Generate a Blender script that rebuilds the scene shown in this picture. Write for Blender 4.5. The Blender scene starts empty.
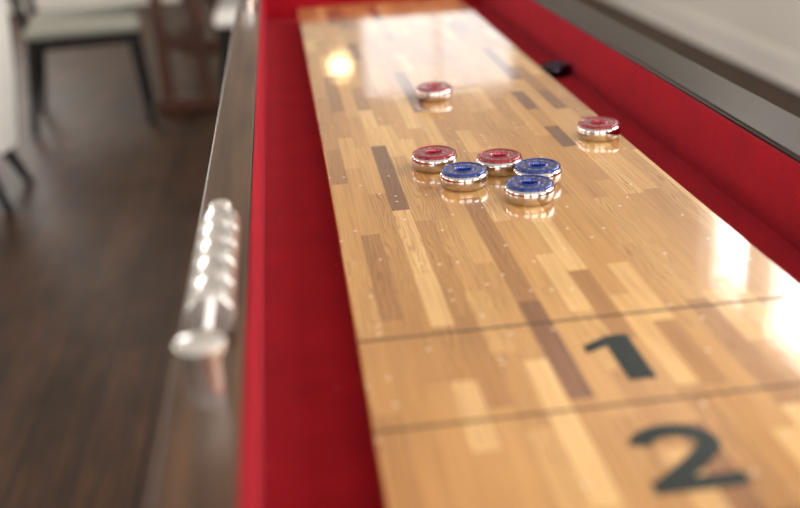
import bpy, bmesh, math, random
from mathutils import Vector, Matrix
random.seed(4)
scene = bpy.context.scene
ZB = 0.80   # height of the playing surface above the floor

# ------------------------------------------------------------------ node helpers
class NT:
    def __init__(s, name):
        s.m = bpy.data.materials.new(name); s.m.use_nodes = True
        s.t = s.m.node_tree; s.b = s.t.nodes['Principled BSDF']
    def n(s, typ, **kw):
        nd = s.t.nodes.new(typ)
        for k, v in kw.items(): setattr(nd, k, v)
        return nd
    def link(s, a, b): s.t.links.new(a, b)
    def put(s, sock, v):
        if hasattr(v, 'is_output'): s.link(v, sock)
        else: sock.default_value = v
    def math(s, op, a, b=None, c=None):
        nd = s.n('ShaderNodeMath', operation=op)
        s.put(nd.inputs[0], a)
        if b is not None: s.put(nd.inputs[1], b)
        if c is not None: s.put(nd.inputs[2], c)
        return nd.outputs[0]
    def comb(s, x, y, z):
        nd = s.n('ShaderNodeCombineXYZ')
        for i, v in enumerate((x, y, z)): s.put(nd.inputs[i], v)
        return nd.outputs[0]
    def coords(s):
        tc = s.n('ShaderNodeTexCoord'); sp = s.n('ShaderNodeSeparateXYZ')
        s.link(tc.outputs['Object'], sp.inputs[0])
        return tc.outputs['Object'], sp.outputs[0], sp.outputs[1], sp.outputs[2]
    def noise(s, vec, scale, detail=2.0, rough=0.5, dist=0.0):
        nd = s.n('ShaderNodeTexNoise'); s.link(vec, nd.inputs['Vector'])
        nd.inputs['Scale'].default_value = scale; nd.inputs['Detail'].default_value = detail
        nd.inputs['Roughness'].default_value = rough; nd.inputs['Distortion'].default_value = dist
        return nd.outputs['Fac']
    def ramp(s, fac, stops, interp='LINEAR'):
        nd = s.n('ShaderNodeValToRGB'); nd.color_ramp.interpolation = interp
        e = nd.color_ramp.elements
        while len(e) < len(stops): e.new(0.5)
        for el, (p, c) in zip(e, stops):
            el.position = p; el.color = (*c, 1) if len(c) == 3 else c
        s.link(fac, nd.inputs[0]); return nd.outputs[0]
    def mix(s, fac, a, b, mode='MIX'):
        nd = s.n('ShaderNodeMix', data_type='RGBA', blend_type=mode)
        s.put(nd.inputs[0], fac)
        s.put(nd.inputs[6], a if hasattr(a, 'is_output') else (*a, 1))
        s.put(nd.inputs[7], b if hasattr(b, 'is_output') else (*b, 1))
        return nd.outputs[2]
    def bump(s, h, strength, dist):
        nd = s.n('ShaderNodeBump'); s.link(h, nd.inputs['Height'])
        nd.inputs['Strength'].default_value = strength; nd.inputs['Distance'].default_value = dist
        s.link(nd.outputs[0], s.b.inputs['Normal']); return nd.outputs[0]
    def set(s, **kw):
        for k, v in kw.items(): s.put(s.b.inputs[k.replace('_', ' ')], v)

def simple(name, col, rough=0.5, metal=0.0, nscale=40, var=0.12, bump=0.0, bd=0.001, **kw):
    t = NT(name); v, x, y, z = t.coords()
    n = t.noise(v, nscale, 3)
    lo = tuple(c * (1 - var) for c in col); hi = tuple(min(1, c * (1 + var)) for c in col)
    t.set(Base_Color=t.ramp(n, [(0.3, lo), (0.7, hi)]), Roughness=rough, Metallic=metal)
    if bump: t.bump(n, bump, bd)
    t.set(**kw)
    return t.m

def strip_ids(t, x, y, w, lmin, lvar, seed=31.7):
    sx = t.math('DIVIDE', x, w); col = t.math('FLOOR', sx); fx = t.math('FRACT', sx)
    wn = t.n('ShaderNodeTexWhiteNoise', noise_dimensions='1D'); t.link(t.math('ADD', col, seed), wn.inputs['W'])
    L = t.math('MULTIPLY_ADD', wn.outputs['Value'], lvar, lmin)
    wn2 = t.n('ShaderNodeTexWhiteNoise', noise_dimensions='1D'); t.link(t.math('ADD', col, seed + 46.6), wn2.inputs['W'])
    sy = t.math('ADD', t.math('DIVIDE', y, L), t.math('MULTIPLY', wn2.outputs['Value'], 9.0))
    row = t.math('FLOOR', sy); fy = t.math('FRACT', sy)
    w3 = t.n('ShaderNodeTexWhiteNoise', noise_dimensions='3D'); t.link(t.comb(col, row, seed), w3.inputs['Vector'])
    ex = t.math('MULTIPLY', t.math('MINIMUM', fx, t.math('SUBTRACT', 1.0, fx)), w)
    ey = t.math('MULTIPLY', t.math('MINIMUM', fy, t.math('SUBTRACT', 1.0, fy)), L)
    return w3.outputs['Value'], t.math('MINIMUM', ex, ey)

# ------------------------------------------------------------------ materials
def mat_board():
    t = NT('maple_butcher_block'); v, x, y, z = t.coords()
    yw = t.math('ADD', y, t.math('MULTIPLY', t.math('SINE', t.math('MULTIPLY', y, 9.3)), 0.040))
    idv, edge = strip_ids(t, t.math('ADD', x, 0.004), yw, 0.0205, 0.12, 0.20, 31.7)
    base = t.ramp(idv, [(0.0, (0.76, 0.47, 0.19)), (0.12, (0.64, 0.365, 0.125)), (0.3, (0.54, 0.28, 0.082)), (0.5, (0.48, 0.235, 0.064)),
                        (0.70, (0.59, 0.315, 0.098)), (0.84, (0.45, 0.215, 0.058)), (0.91, (0.35, 0.155, 0.044)), (0.945, (0.23, 0.092, 0.030)), (1.0, (0.18, 0.072, 0.024))])
    off = t.math('MULTIPLY', idv, 37.0)
    fine = t.noise(t.comb(t.math('ADD', t.math('MULTIPLY', x, 380.0), off), t.math('MULTIPLY', y, 8.0), off), 1.0, 4, 0.65)
    fmul = t.ramp(fine, [(0.3, (0.76, 0.70, 0.62)), (0.6, (1.06, 1.06, 1.06))])
    wv = t.n('ShaderNodeTexWave', wave_type='BANDS', bands_direction='X', wave_profile='SIN')
    t.link(t.comb(t.math('ADD', x, off), t.math('MULTIPLY', y, 0.14), off), wv.inputs['Vector'])
    wv.inputs['Scale'].default_value = 80; wv.inputs['Distortion'].default_value = 15
    wv.inputs['Detail'].default_value = 2.5; wv.inputs['Detail Scale'].default_value = 0.9
    cath = t.ramp(wv.outputs['Fac'], [(0.0, (0.48, 0.35, 0.24)), (0.42, (1, 1, 1))])
    w2 = t.n('ShaderNodeTexWhiteNoise', noise_dimensions='1D'); t.link(t.math('MULTIPLY', idv, 913.0), w2.inputs['W'])
    cf = t.math('MAXIMUM', t.math('GREATER_THAN', w2.outputs['Value'], 0.6), t.math('GREATER_THAN', idv, 0.90))
    c = t.mix(0.9, base, fmul, 'MULTIPLY')
    c = t.mix(t.math('MULTIPLY', cf, 0.58), c, cath, 'MULTIPLY')
    big = t.ramp(t.noise(v, 3.5, 2), [(0.3, (0.92, 0.90, 0.88)), (0.7, (1.06, 1.06, 1.06))])
    c = t.mix(1.0, c, big, 'MULTIPLY')
    seam = t.math('LESS_THAN', edge, 0.00025)
    c = t.mix(t.math('MULTIPLY', seam, 0.35), c, (0.18, 0.085, 0.03))
    # grains of shuffleboard wax
    vo = t.n('ShaderNodeTexVoronoi', voronoi_dimensions='2D'); t.link(v, vo.inputs['Vector']); vo.inputs['Scale'].default_value = 55
    sp = t.n('ShaderNodeSeparateColor'); t.link(vo.outputs['Color'], sp.inputs[0])
    dot = t.math('MULTIPLY', t.math('LESS_THAN', vo.outputs['Distance'], 0.09), t.math('GREATER_THAN', sp.outputs[0], 0.91))
    c = t.mix(t.math('MULTIPLY', dot, 0.7), c, (0.88, 0.84, 0.76))
    t.set(Base_Color=c, Roughness=0.33, Coat_Weight=1.0, Coat_Roughness=0.045, Coat_IOR=1.5)
    t.b.inputs['Specular IOR Level'].default_value = 0.3
    nb = t.n('ShaderNodeBump'); t.link(t.noise(v, 22.0, 2), nb.inputs['Height'])
    nb.inputs['Strength'].default_value = 0.14; nb.inputs['Distance'].default_value = 0.001
    t.link(nb.outputs[0], t.b.inputs['Coat Normal'])
    return t.m

def mat_floor():
    t = NT('dark_oak_planks'); v, x, y, z = t.coords()
    idv, edge = strip_ids(t, x, y, 0.13, 0.9, 0.9)
    base = t.ramp(idv, [(0.0, (0.046, 0.022, 0.011)), (0.5, (0.033, 0.0155, 0.008)), (1.0, (0.050, 0.025, 0.013))])
    off = t.math('MULTIPLY', idv, 37.0)
    g = t.noise(t.comb(t.math('ADD', t.math('MULTIPLY', x, 60.0), off), t.math('MULTIPLY', y, 4.0), off), 1.0, 5, 0.65)
    g2 = t.noise(t.comb(t.math('MULTIPLY', x, 9.0), t.math('MULTIPLY', y, 3.0), 2.0), 1.0, 4, 0.6)
    c = t.mix(1.0, base, t.ramp(g, [(0.3, (0.55, 0.55, 0.55)), (0.7, (1.45, 1.4, 1.35))]), 'MULTIPLY')
    c = t.mix(1.0, c, t.ramp(g2, [(0.3, (0.55, 0.55, 0.55)), (0.7, (1.7, 1.6, 1.5))]), 'MULTIPLY')
    c = t.mix(t.math('MULTIPLY', t.math('LESS_THAN', edge, 0.002), 0.8), c, (0.008, 0.006, 0.005))
    t.set(Base_Color=c, Roughness=t.math('MULTIPLY_ADD', g, 0.25, 0.38))
    t.b.inputs['Specular IOR Level'].default_value = 0.22
    t.bump(g, 0.25, 0.002)
    return t.m

def mat_wood(name, c1, c2, rough=0.3, sc=(60, 3, 60), coat=0.0, spec=0.5):
    t = NT(name); v, x, y, z = t.coords()
    g = t.noise(t.comb(t.math('MULTIPLY', x, float(sc[0])), t.math('MULTIPLY', y, float(sc[1])), t.math('MULTIPLY', z, float(sc[2]))), 1.0, 4, 0.6)
    t.set(Base_Color=t.ramp(g, [(0.3, c1), (0.7, c2)]), Roughness=rough, Coat_Weight=coat, Coat_Roughness=0.08)
    t.b.inputs['Specular IOR Level'].default_value = spec
    return t.m

def mat_felt():
    t = NT('red_carpet_felt'); v, x, y, z = t.coords()
    n = t.noise(v, 700, 4, 0.75); b = t.noise(v, 16, 4, 0.6)
    c = t.ramp(n, [(0.25, (0.19, 0.003, 0.008)), (0.75, (0.50, 0.012, 0.024))])
    c = t.mix(0.7, c, t.ramp(b, [(0.3, (0.78, 0.78, 0.78)), (0.7, (1.14, 1.14, 1.14))]), 'MULTIPLY')
    vo = t.n('ShaderNodeTexVoronoi'); t.link(v, vo.inputs['Vector']); vo.inputs['Scale'].default_value = 70
    sp = t.n('ShaderNodeSeparateColor'); t.link(vo.outputs['Color'], sp.inputs[0])
    dot = t.math('MULTIPLY', t.math('LESS_THAN', vo.outputs['Distance'], 0.07), t.math('GREATER_THAN', sp.outputs[0], 0.9))
    c = t.mix(t.math('MULTIPLY', dot, 0.6), c, (0.8, 0.35, 0.35))
    t.set(Base_Color=c, Roughness=0.95, Sheen_Weight=0.22, Sheen_Roughness=0.35, Sheen_Tint=(1.0, 0.28, 0.38, 1))
    t.b.inputs['Specular IOR Level'].default_value = 0.05
    t.bump(n, 0.8, 0.0015)
    return t.m

M = {}
M['board'] = mat_board()
M['floor'] = mat_floor()
M['felt'] = mat_felt()
M['rail'] = mat_wood('espresso_wood_lit', (0.030, 0.013, 0.007), (0.110, 0.052, 0.022), 0.36, (70, 3, 70), 0.0, 0.35)  # browner copy of the rail wood, warm grazing reflection put into its colour
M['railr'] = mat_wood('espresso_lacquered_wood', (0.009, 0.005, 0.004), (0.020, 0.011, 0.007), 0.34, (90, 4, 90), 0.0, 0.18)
M['chrome'] = simple('chrome', (0.62, 0.575, 0.55), 0.06, 1.0, var=0.03)
M['chrome2'] = simple('brushed_chrome', (0.78, 0.75, 0.73), 0.22, 0.95, var=0.03, Coat_Weight=0.4, Coat_Roughness=0.05)
M['pred'] = simple('red_enamel', (0.27, 0.004, 0.020), 0.22, 0.45, nscale=900, var=0.35, Coat_Weight=0.7, Coat_Roughness=0.05)
M['pblue'] = simple('blue_enamel', (0.006, 0.028, 0.21), 0.22, 0.45, nscale=900, var=0.35, Coat_Weight=0.7, Coat_Roughness=0.05)
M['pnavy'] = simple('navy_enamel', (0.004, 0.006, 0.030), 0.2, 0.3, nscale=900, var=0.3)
M['chromedark'] = simple('darkened_chrome', (0.060, 0.060, 0.075), 0.12, 1.0, var=0.1)  # gutter puck's chrome, its dark reflections put into the base colour
M['letter'] = simple('silver_lettering', (0.58, 0.50, 0.52), 0.35, 0.2)
M['ink'] = simple('charcoal_score_ink', (0.012, 0.020, 0.020), 0.32, nscale=120, var=0.3)
M['ink'].node_tree.nodes['Principled BSDF'].inputs['Specular IOR Level'].default_value = 0.3
M['line'] = simple('score_line_ink', (0.060, 0.036, 0.024), 0.4, nscale=200, var=0.4)
M['wall'] = simple('cream_wall_paint', (0.74, 0.70, 0.64), 0.75, nscale=60, var=0.02, bump=0.1)
M['trim'] = simple('white_trim_paint', (0.82, 0.79, 0.74), 0.4, nscale=30, var=0.02)
M['ceil'] = simple('ceiling_paint', (0.80, 0.78, 0.74), 0.85, nscale=60, var=0.02)
M['legdark'] = mat_wood('black_stained_wood', (0.006, 0.005, 0.005), (0.012, 0.009, 0.008), 0.5, (60, 60, 4), 0.0, 0.25)
M['legred'] = mat_wood('mahogany_wood', (0.05, 0.016, 0.009), (0.10, 0.034, 0.018), 0.35, (60, 60, 4))
M['fabg'] = simple('grey_linen', (0.33, 0.33, 0.28), 0.9, nscale=500, var=0.15, bump=0.4)
M['fabw'] = simple('white_linen', (0.86, 0.85, 0.83), 0.9, nscale=500, var=0.06, bump=0.4)
M['bead'] = simple('pearl_chrome_bead', (0.76, 0.73, 0.72), 0.20, 0.9, Coat_Weight=0.4)
M['brass'] = simple('aged_brass', (0.55, 0.38, 0.16), 0.3, 1.0)
t = NT('warm_lamp_globe'); v, x, y, z = t.coords()
t.set(Base_Color=t.ramp(t.noise(v, 8), [(0.3, (0.9, 0.8, 0.6)), (0.7, (1, 0.9, 0.7))]), Emission_Color=(1.0, 0.66, 0.32, 1), Emission_Strength=11.0); M['globe'] = t.m

# ------------------------------------------------------------------ mesh helpers
def empty(name, loc=(0, 0, 0), rz=0):
    o = bpy.data.objects.new(name, None); scene.collection.objects.link(o)
    o.location = loc; o.rotation_euler = (0, 0, rz); o.empty_display_size = 0.1
    return o
def finish(name, bm, mats, parent=None, smooth=None, loc=None, rot=None, wn=False):
    bmesh.ops.recalc_face_normals(bm, faces=bm.faces)
    me = bpy.data.meshes.new(name); bm.to_mesh(me); bm.free()
    for m in (mats if isinstance(mats, list) else [mats]): me.materials.append(m)
    if smooth is not None:
        for p in me.polygons: p.use_smooth = True
        me.set_sharp_from_angle(angle=math.radians(smooth))
    o = bpy.data.objects.new(name, me); scene.collection.objects.link(o)
    if wn:
        md = o.modifiers.new('weighted', 'WEIGHTED_NORMAL'); md.mode = 'FACE_AREA'; md.weight = 100; md.keep_sharp = True
    if parent: o.parent = parent
    if loc: o.location = loc
    if rot: o.rotation_euler = rot
    return o
def bbox(bm, x0, x1, y0, y1, z0, z1, bev=0.0, seg=2, mi=0):
    r = bmesh.ops.create_cube(bm, size=1.0)
    for v in r['verts']:
        v.co = Vector(((x0 + x1) / 2 + v.co.x * (x1 - x0), (y0 + y1) / 2 + v.co.y * (y1 - y0), (z0 + z1) / 2 + v.co.z * (z1 - z0)))
    fs = set(f for v in r['verts'] for f in v.link_faces)
    for f in fs: f.material_index = mi
    if bev:
        es = list(set(e for v in r['verts'] for e in v.link_edges))
        rr = bmesh.ops.bevel(bm, geom=es, offset=bev, segments=seg, profile=0.5, affect='EDGES')
        for f in rr['faces']: f.material_index = mi
def box(name, d, mat, parent=None, bev=0.0, seg=2, flat=False):
    bm = bmesh.new(); bbox(bm, *d, bev=bev, seg=seg)
    return finish(name, bm, mat, parent, 40 if (bev and not flat) else None, wn=bool(bev and not flat))
def lathe(bm, prof, seg=64, mats=None, M4=None, close=True):
    rings = []
    for (r, z) in prof:
        if r < 1e-6: rings.append([bm.verts.new((0, 0, z))])
        else: rings.append([bm.verts.new((r * math.cos(2 * math.pi * i / seg), r * math.sin(2 * math.pi * i / seg), z)) for i in range(seg)])
    for k in range(len(rings) - 1):
        a, b = rings[k], rings[k + 1]; mi = mats[k] if mats else 0
        for i in range(seg):
            j = (i + 1) % seg
            if len(a) == 1 and len(b) == 1: continue
            if len(a) == 1: f = bm.faces.new((a[0], b[j], b[i]))
            elif len(b) == 1: f = bm.faces.new((a[i], a[j], b[0]))
            else: f = bm.faces.new((a[i], a[j], b[j], b[i]))
            f.material_index = mi
    if M4 is not None:
        for rg in rings:
            for v in rg: v.co = M4 @ v.co
def leg(bm, top, bot, rt, rb, seg=16, mi=0):
    top = Vector(top); bot = Vector(bot); d = bot - top
    q = d.to_track_quat('Z', 'Y').to_matrix().to_4x4(); q.translation = top
    L = d.length
    lathe(bm, [(0, 0), (rt, 0), (rt * 0.97 + rb * 0.03, L * 0.1), ((rt + rb) / 2, L * 0.55), (rb, L), (0, L)], seg, [mi] * 5, q)

# ------------------------------------------------------------------ shuffleboard table
BX0, BX1, BY0, BY1 = 0.034, 0.434, 0.330, 2.540
RXL, RXR = -0.0476, 0.5165
OXL, OXR = -0.103, 0.594
GY0, GY1 = 0.245, 2.625
OY0, OY1 = 0.165, 2.705
ZR = ZB + 0.055; ZG = ZB - 0.040
T = empty('shuffleboard_table')
box('playfield', (BX0, BX1, BY0, BY1, ZG, ZB), M['board'], T, 0.0012, 1, flat=True)
box('gutter_floor', (RXL - .004, RXR + .004, GY0 - .004, GY1 + .004, ZG - 0.02, ZG), M['felt'], T)
# felt linings of the rails
box('felt_lining_left', (RXL - .004, RXL, GY0, GY1, ZG, ZR - .001), M['felt'], T)
box('felt_lining_right', (RXR, RXR + .004, GY0, GY1, ZG, ZR - .006), M['felt'], T)
box('felt_lining_far', (RXL - .004, RXR + .004, GY1, GY1 + .004, ZG, ZR - .004), M['felt'], T)
box('felt_lining_near', (RXL - .004, RXR + .004, GY0 - .004, GY0, ZG, ZR - .004), M['felt'], T)
box('rail_left', (OXL, RXL - .004, OY0, OY1, ZG - 0.10, ZR), M['rail'], T, 0.004, 3)
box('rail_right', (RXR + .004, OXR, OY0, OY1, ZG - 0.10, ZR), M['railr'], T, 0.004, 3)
box('rail_far', (RXL - .004, RXR + .004, GY1 + .004, OY1, ZG - 0.10, ZR), M['rail'], T, 0.003, 3)
box('rail_near', (RXL - .004, RXR + .004, OY0, GY0 - .004, ZG - 0.10, ZR), M['rail'], T, 0.003, 3)
box('cabinet', (OXL + .03, OXR - .03, OY0 + .03, OY1 - .03, ZG - 0.17, ZG - 0.02), M['railr'], T, 0.004)
for i, (lx, ly) in enumerate([(OXL + .10, OY0 + .25), (OXR - .10, OY0 + .25), (OXL + .10, OY1 - .25), (OXR - .10, OY1 - .25)]):
    bm = bmesh.new()
    bbox(bm, lx - .055, lx + .055, ly - .055, ly + .055, 0.06, ZG - .17, 0.006)
    bbox(bm, lx - .065, lx + .065, ly - .065, ly + .065, 0.0, 0.06, 0.008)
    bbox(bm, lx - .065, lx + .065, ly - .065, ly + .065, 0.52, 0.56, 0.006)
    finish('leg_%d' % (i + 1), bm, M['railr'], T, 40, wn=True)
box('stretcher', (OXL + .14, OXR - .14, OY0 + .22, OY0 + .28, .12, .18), M['railr'], T, .004)
box('stretcher_far', (OXL + .14, OXR - .14, OY1 - .28, OY1 - .22, .12, .18), M['railr'], T, .004)
E = 0.0003
for i, yy in enumerate([0.745, 0.606, 0.467]):
    box('score_line_%d' % (i + 1), (BX0 + .001, BX1 - .001, yy - .0014, yy + .0014, ZB - .0005, ZB + E), M['line'], T)

def ribbon(bm, pts, w, z):
    L = []; R = []
    for i, p in enumerate(pts):
        a = Vector(pts[max(i - 1, 0)]); b = Vector(pts[min(i + 1, len(pts) - 1)])
        d = (b - a).normalized(); n = Vector((-d.y, d.x))
        L.append(bm.verts.new((p[0] + n.x * w / 2, p[1] + n.y * w / 2, z)))
        R.append(bm.verts.new((p[0] - n.x * w / 2, p[1] - n.y * w / 2, z)))
    for i in range(len(pts) - 1): bm.faces.new((L[i], R[i], R[i + 1], L[i + 1]))
def poly(bm, pts, z): bm.faces.new([bm.verts.new((x, y, z)) for x, y in pts])
def arc(cx, cy, rx, ry, a0, a1, n=28):
    return [(cx + rx * math.cos(math.radians(a0 + (a1 - a0) * i / n)), cy + ry * math.sin(math.radians(a0 + (a1 - a0) * i / n))) for i in range(n + 1)]
bm = bmesh.new()
poly(bm, [(0, 0), (.022, 0), (.022, .073), (.005, .073), (-.019, .060), (-.019, .047), (0, .056)], 0)
finish('digit_1', bm, M['ink'], T, loc=(0.2325, 0.637, ZB + E))
bm = bmesh.new()
w, h, s = .064, .076, .0155
path = arc(w / 2, h - .0245, w / 2 - s / 2 - .001, .0245 - s / 2, 172, -28)
ex, ey = path[-1]
for k in range(1, 13):
    u = k / 12; path.append((ex * (1 - u) ** 2 + 2 * u * (1 - u) * (ex * .80) + u * u * .012, ey * (1 - u) ** 2 + 2 * u * (1 - u) * (ey * .72) + u * u * .010))
ribbon(bm, path, s, 0)
poly(bm, [(0.001, 0), (w, 0), (w, .0145), (0.001, .0145)], 0.00002)
finish('digit_2', bm, M['ink'], T, loc=(0.202, 0.498, ZB + E))
bm = bmesh.new()
ribbon(bm, arc(.035, .057, .024, .014, 160, -90), .0135, 0); ribbon(bm, arc(.035, .0235, .027, .0185, 90, -160), .0135, 0.00002)
finish('digit_3', bm, M['ink'], T, loc=(0.201, 0.36, ZB + E))

# ------------------------------------------------------------------ pucks
glyph = {}
def glyph_mesh(ch):
    if ch in glyph: return glyph[ch]
    cu = bpy.data.curves.new('g', 'FONT'); cu.body = ch; cu.size = 0.0062; cu.align_x = 'CENTER'
    ob = bpy.data.objects.new('g', cu); scene.collection.objects.link(ob)
    dg = bpy.context.evaluated_depsgraph_get(); me = ob.evaluated_get(dg).to_mesh()
    vs = [v.co.copy() for v in me.vertices]; fs = [tuple(p.vertices) for p in me.polygons]
    ob.evaluated_get(dg).to_mesh_clear()
    bpy.data.objects.remove(ob); bpy.data.curves.remove(cu)
    glyph[ch] = (vs, fs); return glyph[ch]
def puck(loc, cap, rz, body=None):
    bm = bmesh.new()
    prof = [(0, .0006), (.0225, .0006), (.0235, 0), (.0250, .0002), (.0262, .0010), (.0270, .0022), (.0278, .0042), (.0284, .0062), (.0288, .0084), (.0290, .0106),
            (.0290, .0124), (.0288, .0142), (.0283, .0157), (.0276, .0167), (.0268, .0173),
            (.0264, .0177), (.0267, .0184), (.0264, .0198), (.0254, .0209), (.0238, .0214), (.0225, .0210), (.0218, .0203),
            (.0130, .0203), (.0122, .0211), (.0108, .0214), (.0096, .0208), (.0088, .0188), (.0084, .0158), (0, .0156)]
    mi = [0] * 15 + [1] * 13
    lathe(bm, prof, 72, mi)
    for k in range(36):
        a = 2 * math.pi * k / 36
        m = Matrix.Rotation(a, 4, 'Z') @ Matrix.Translation((.0262, 0, .0190))
        r = bmesh.ops.create_cube(bm, size=1.0, matrix=m @ Matrix.Diagonal((.0018, .0012, .0020, 1)))
        for f in set(f for v in r['verts'] for f in v.link_faces): f.material_index = 1
    txt = 'SHUFFLEBOARD*'
    for i, ch in enumerate(txt):
        a = 2 * math.pi * i / len(txt)
        vs, fs = glyph_mesh(ch)
        m = Matrix.Rotation(-a, 4, 'Z') @ Matrix.Translation((0, .0153, .02045))
        nv = [bm.verts.new(m @ v) for v in vs]
        for f in fs:
            try: q = bm.faces.new([nv[j] for j in f]); q.material_index = 2
            except ValueError: pass
    o = finish('shuffleboard_puck', bm, [body or M['chrome'], cap, M['letter']], None, 35)
    o.location = loc; o.rotation_euler = (0, 0, rz)
    return o
Rr, Bb = M['pred'], M['pblue']
for (x, y, c) in [(.222, 1.535, Rr), (.1694, 1.192, Rr), (.1928, 1.114, Bb), (.2445, 1.155, Rr), (.2795, 1.104, Bb), (.2555, 1.046, Bb), (.402, 1.258, Rr)]:
    puck((x, y, ZB), c, random.uniform(0, 6))
puck((.4868, 1.79, ZG), M['pnavy'], 1.0, M['chromedark'])

# ------------------------------------------------------------------ rail scorer
def scorer(y0, length):
    P = empty('abacus_scorer', (-.0745, y0, ZR))
    bm = bmesh.new()
    lathe(bm, [(0, 0), (.0125, 0), (.0125, .034), (.0130, .0360), (.0160, .0370), (.0167, .0395), (.0162, .0425), (.0135, .0445), (0, .0455)], 48)
    finish('post_near', bm, M['chrome2'], P, 35)
    bm = bmesh.new()
    lathe(bm, [(0, 0), (.0125, 0), (.0120, .003), (.0100, .005), (.0100, .034), (.0070, .037), (0, .038)], 48)
    finish('post_far', bm, M['chrome2'], P, 35, loc=(0, length, 0))
    bm = bmesh.new(); leg(bm, (0, 0, .022), (0, length, .022), .0035, .0035)
    finish('rod', bm, M['chrome2'], P, 35)
    bm = bmesh.new()
    n = 5; y1 = .080; bw = (length - y1 - .012) / n
    rot = Matrix.Rotation(-math.pi / 2, 4, 'X')
    for k in range(n):
        m = Matrix.Translation((0, y1 + k * bw, .0205)) @ rot
        lathe(bm, [(.0036, 0), (.0172, .0001), (.0176, .0008), (.0178, .002), (.0178, bw - .002), (.0176, bw - .0008), (.0172, bw - .0001), (.0036, bw - .00005)], 48, None, m)
    finish('beads', bm, M['bead'], P, 35)
scorer(.583, .287)
scorer(2.14, .287)

# ------------------------------------------------------------------ dining furniture
def dining_chair(loc, rz, fab, wood):
    P = empty('dining_chair', (*loc, 0), rz)   # faces +x locally
    bm = bmesh.new()
    for (lx, ly) in ((.23, .23), (.23, -.23)): leg(bm, (lx * .93, ly * .93, .43), (lx * 1.06, ly * 1.08, 0), .024, .016)
    for ly in (.22, -.22):
        leg(bm, (-.22, ly * .95, .43), (-.28, ly * 1.06, 0), .024, .016)
        leg(bm, (-.22, ly * .95, .40), (-.30, ly, .86), .020, .015)
    finish('legs', bm, wood, P, 40)
    bm = bmesh.new(); bbox(bm, -.235, .235, -.235, .235, .375, .425, .008)
    finish('seat_frame', bm, wood, P, 40, wn=True)
    bm = bmesh.new(); bbox(bm, -.245, .255, -.25, .25, .423, .485, .026, 4)
    finish('seat', bm, fab, P, 60)
    bm = bmesh.new(); bbox(bm, -.025, .025, -.225, .225, -.16, .16, .022, 4)
    o = finish('backrest', bm, fab, P, 60, loc=(-.278, 0, .72), rot=(0, math.radians(-10), 0))
dining_chair((-.93, 4.86), 0.12, M['fabg'], M['legdark'])
dining_chair((-.06, 4.80), math.pi, M['fabw'], M['legdark'])

D = empty('dining_table', (-.5, 5.62, 0))
box('top', (-.42, .42, -.92, .95, .72, .76), M['legred'], D, .008)
for nm, yy in (('trestle_near', -.76), ('trestle_far', .76)):
    bm = bmesh.new()
    bbox(bm, -.115, -.065, yy - .03, yy + .03, .06, .70, .005)
    bbox(bm, .065, .115, yy - .03, yy + .03, .06, .70, .005)
    bbox(bm, -.15, .15, yy - .04, yy + .04, 0, .062, .008)
    bbox(bm, -.30, .30, yy - .035, yy + .035, .66, .722, .006)
    finish(nm, bm, M['legred'], D, 40, wn=True)
box('stretcher', (-.03, .03, -.79, .79, .30, .36), M['legred'], D, .005)
box('crossbar_near', (-.09, .09, -.78, -.74, .29, .37), M['legred'], D, .004)
box('crossbar_far', (-.09, .09, .74, .78, .29, .37), M['legred'], D, .004)

P = empty('upholstered_tub_chair', (-1.30, 3.72, 0), 0)
bm = bmesh.new()
N = 48; K = 10; outer = []; inner = []
for i in range(N + 1):
    u = i / N * 2 - 1; a = math.radians(u * 118)
    top = .84 - .24 * abs(u) ** 1.6
    co, ci = [], []
    for k in range(K + 1):
        v = k / K; z = .20 + (top - .20) * v
        r = .265 + .065 * math.sin(v * math.pi / 2)
        tk = .05
        co.append(bm.verts.new((r * math.cos(a), r * math.sin(a) * 1.0, z)))
        ci.append(bm.verts.new(((r - tk) * math.cos(a), (r - tk) * math.sin(a), z)))
    crest = bm.verts.new(((r - tk / 2) * math.cos(a), (r - tk / 2) * math.sin(a), top + .02))
    outer.append(co); inner.append(ci + [crest])
for i in range(N):
    for k in range(K):
        bm.faces.new((outer[i][k], outer[i + 1][k], outer[i + 1][k + 1], outer[i][k + 1]))
        bm.faces.new((inner[i][k], inner[i][k + 1], inner[i + 1][k + 1], inner[i + 1][k]))
    c0, c1 = inner[i][-1], inner[i + 1][-1]
    bm.faces.new((outer[i][K], outer[i + 1][K], c1, c0)); bm.faces.new((inner[i][K], c0, c1, inner[i + 1][K]))
    bm.faces.new((outer[i][0], inner[i][0], inner[i + 1][0], outer[i + 1][0]))
for i in (0, N):
    loop = outer[i] + [inner[i][-1]] + inner[i][:-1][::-1]; bm.faces.new(loop)
finish('shell', bm, M['fabw'], P, 50)
bm = bmesh.new(); lathe(bm, [(0, .19), (.225, .19), (.235, .21), (.235, .36), (0, .36)], 48); finish('seat_base', bm, M['fabw'], P, 50)
bm = bmesh.new(); lathe(bm, [(0, .355), (.21, .355), (.232, .375), (.236, .42), (.215, .45), (0, .465)], 48); finish('seat', bm, M['fabw'], P, 50)
bm = bmesh.new()
for ax in (35, 145, 215, 325):
    a = math.radians(ax); leg(bm, (.20 * math.cos(a), .20 * math.sin(a), .22), (.30 * math.cos(a), .30 * math.sin(a), 0), .024, .016)
finish('legs', bm, M['legdark'], P, 40)

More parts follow.
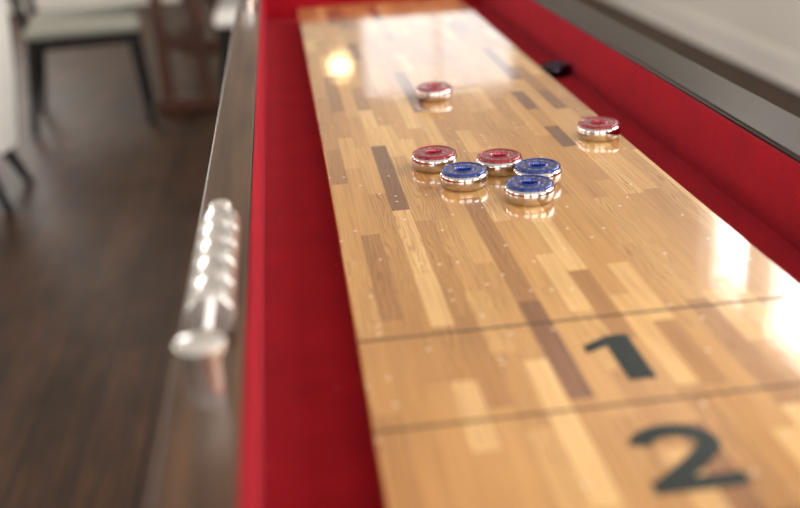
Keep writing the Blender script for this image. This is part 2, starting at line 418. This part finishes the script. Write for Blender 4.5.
# ------------------------------------------------------------------ pendant lamp
P = empty('pendant_lamp', (.33, 6.5, 0))
bm = bmesh.new()
lathe(bm, [(0, 1.735)] + [(.070 * math.sin(math.pi * k / 16), 1.805 - .070 * math.cos(math.pi * k / 16)) for k in range(1, 16)] + [(0, 1.875)], 32)
finish('globe', bm, M['globe'], P, 60)
bm = bmesh.new(); lathe(bm, [(0, 1.955), (.018, 1.955), (.022, 1.93), (.034, 1.89), (.038, 1.862), (0, 1.862)], 32); finish('socket_cap', bm, M['brass'], P, 40)
bm = bmesh.new(); leg(bm, (0, 0, 1.95), (0, 0, 3.38), .003, .003, 8); finish('cord', bm, M['legdark'], P)
bm = bmesh.new(); lathe(bm, [(0, 3.40), (.06, 3.40), (.055, 3.38), (0, 3.37)], 32); finish('canopy', bm, M['brass'], P, 40)

# ------------------------------------------------------------------ room
X0, X1, Y0, Y1, H = -4.2, 2.3, -2.6, 8.6, 3.4
TH = 0.15
def wall(name, axis, pos, out, a0, a1, holes):
    """axis 'x': plane x=pos spanning y a0..a1; out=+1/-1 thickness direction"""
    bm = bmesh.new()
    p0, p1 = sorted((pos, pos + out * TH))
    def seg(u0, u1, z0, z1):
        if u1 - u0 < 1e-4 or z1 - z0 < 1e-4: return
        if axis == 'x': bbox(bm, p0, p1, u0, u1, z0, z1)
        else: bbox(bm, u0, u1, p0, p1, z0, z1)
    cur = a0
    for (u0, u1, z0, z1) in sorted(holes):
        seg(cur, u0, 0, H); seg(u0, u1, 0, z0); seg(u0, u1, z1, H); cur = u1
    seg(cur, a1, 0, H)
    finish(name, bm, M['wall'])
wn = [0]
def window(axis, pos, out, hole, power, cols=2, rows=2):
    u0, u1, z0, z1 = hole; wn[0] += 1
    W = empty('window_%d' % wn[0])
    bm = bmesh.new(); fr = .045
    def b(a, c, e, f, d0, d1):
        q0, q1 = sorted((pos + out * d0, pos + out * d1))
        if axis == 'x': bbox(bm, q0, q1, a, c, e, f, .003, 1)
        else: bbox(bm, a, c, q0, q1, e, f, .003, 1)
    b(u0, u0 + fr, z0, z1, .03, .10); b(u1 - fr, u1, z0, z1, .03, .10); b(u0 + fr, u1 - fr, z0, z0 + fr, .03, .10); b(u0 + fr, u1 - fr, z1 - fr, z1, .03, .10)
    for k in range(1, cols):
        c = u0 + (u1 - u0) * k / cols; b(c - .012, c + .012, z0 + fr, z1 - fr, .05, .08)
    for k in range(1, rows):
        c = z0 + (z1 - z0) * k / rows; b(u0 + fr, u1 - fr, c - .012, c + .012, .052, .078)
    # casing on the room side
    b(u0 - .07, u0, z0 - .07, z1 + .07, -.018, 0.0); b(u1, u1 + .07, z0 - .07, z1 + .07, -.018, 0.0)
    b(u0, u1, z1, z1 + .07, -.018, 0.0); b(u0, u1, z0 - .07, z0, -.03, 0.0)
    finish('frame', bm, M['trim'], W, None)
    L = bpy.data.lights.new('daylight', 'AREA'); L.shape = 'RECTANGLE'; L.energy = power; L.color = (1.0, 0.95, 0.88)
    L.size = (u1 - u0); L.size_y = (z1 - z0)
    o = bpy.data.objects.new('daylight', L); scene.collection.objects.link(o); o.parent = W
    c = Vector((pos + out * .14, (u0 + u1) / 2, (z0 + z1) / 2)) if axis == 'x' else Vector(((u0 + u1) / 2, pos + out * .14, (z0 + z1) / 2))
    d = Vector((-out, 0, 0)) if axis == 'x' else Vector((0, -out, 0))
    o.location = c; o.rotation_euler = d.to_track_quat('-Z', 'Z').to_euler()
right = [(-1.6, 0.0, .9, 2.8), (0.7, 2.5, .9, 2.8), (3.85, 4.47, 2.30, 3.0), (4.60, 5.15, 2.30, 3.0)]  # first two are unseen, added to light the table from the right
left_fill = [(-1.2, .6, .9, 2.8), (1.6, 3.4, .9, 2.8), (4.4, 6.2, .9, 2.8)]  # unseen windows, added for general light in the room
back_fill = [(-2.6, -.6, .9, 2.8), (.0, 1.9, .9, 2.8)]  # unseen windows behind the camera, added as fill light
far = [(-3.4, -1.9, 1.0, 2.7), (0.60, 2.0, 1.75, 2.6)]  # second one added to throw a pale glare on the board
wall('wall_right', 'x', X1, 1, Y0, Y1, right); wall('wall_left', 'x', X0, -1, Y0, Y1, left_fill)
wall('wall_back', 'y', Y0, -1, X0, X1, back_fill); wall('wall_far', 'y', Y1, 1, X0, X1, far)
for h, p in zip(right, (58, 78, 20, 20)): window('x', X1, 1, h, p, 1, 1)
for h, p in zip(left_fill, (34, 40, 85)): window('x', X0, -1, h, p)
for h in back_fill: window('y', Y0, -1, h, 46)
for h, p in zip(far, (45, 3.2)): window('y', Y1, 1, h, p, 2, 1)
box('floor', (X0 - TH, X1 + TH, Y0 - TH, Y1 + TH, -.05, 0), M['floor'])
box('ceiling', (X0 - TH, X1 + TH, Y0 - TH, Y1 + TH, H, H + .05), M['ceil'])
def baseboard(name, axis, pos, inn, a0, a1):
    bm = bmesh.new()
    for d, z0, z1 in ((.018, 0, .13), (.012, .13, .155), (.024, 0, .02)):
        q0, q1 = sorted((pos, pos + inn * d))
        if axis == 'x': bbox(bm, q0, q1, a0, a1, z0, z1, .003, 1)
        else: bbox(bm, a0, a1, q0, q1, z0, z1, .003, 1)
    finish(name, bm, M['trim'], None, None)
baseboard('baseboard_right', 'x', X1, -1, Y0, Y1); baseboard('baseboard_left', 'x', X0, 1, Y0, Y1)
baseboard('baseboard_back', 'y', Y0, 1, X0 + .03, X1 - .03); baseboard('baseboard_far', 'y', Y1, -1, X0 + .03, X1 - .03)

# ------------------------------------------------------------------ world + camera
w = bpy.data.worlds.new('sky'); scene.world = w; w.use_nodes = True
bg = w.node_tree.nodes['Background']; bg.inputs[0].default_value = (0.92, 0.94, 1.0, 1); bg.inputs[1].default_value = 1.0
Xa = Vector((0.9911, 0.0972, -0.0914)).normalized(); Ya = Vector((-0.1219, 0.3812, -0.9164)).normalized()
Za = Xa.cross(Ya).normalized(); Xa = Ya.cross(Za).normalized()
Rm = Matrix((Xa, Ya, Za)).to_4x4()
Rm.translation = Vector((0, 0, ZB + 0.393))
cam = bpy.data.cameras.new('camera'); co = bpy.data.objects.new('camera', cam); scene.collection.objects.link(co)
co.matrix_world = Rm
cam.lens = 45; cam.sensor_width = 36; cam.clip_start = 0.02
cam.dof.use_dof = True; cam.dof.focus_distance = 1.18; cam.dof.aperture_fstop = 2.2
scene.camera = co
scene.view_settings.view_transform = 'Standard'
scene.view_settings.exposure = 0.0
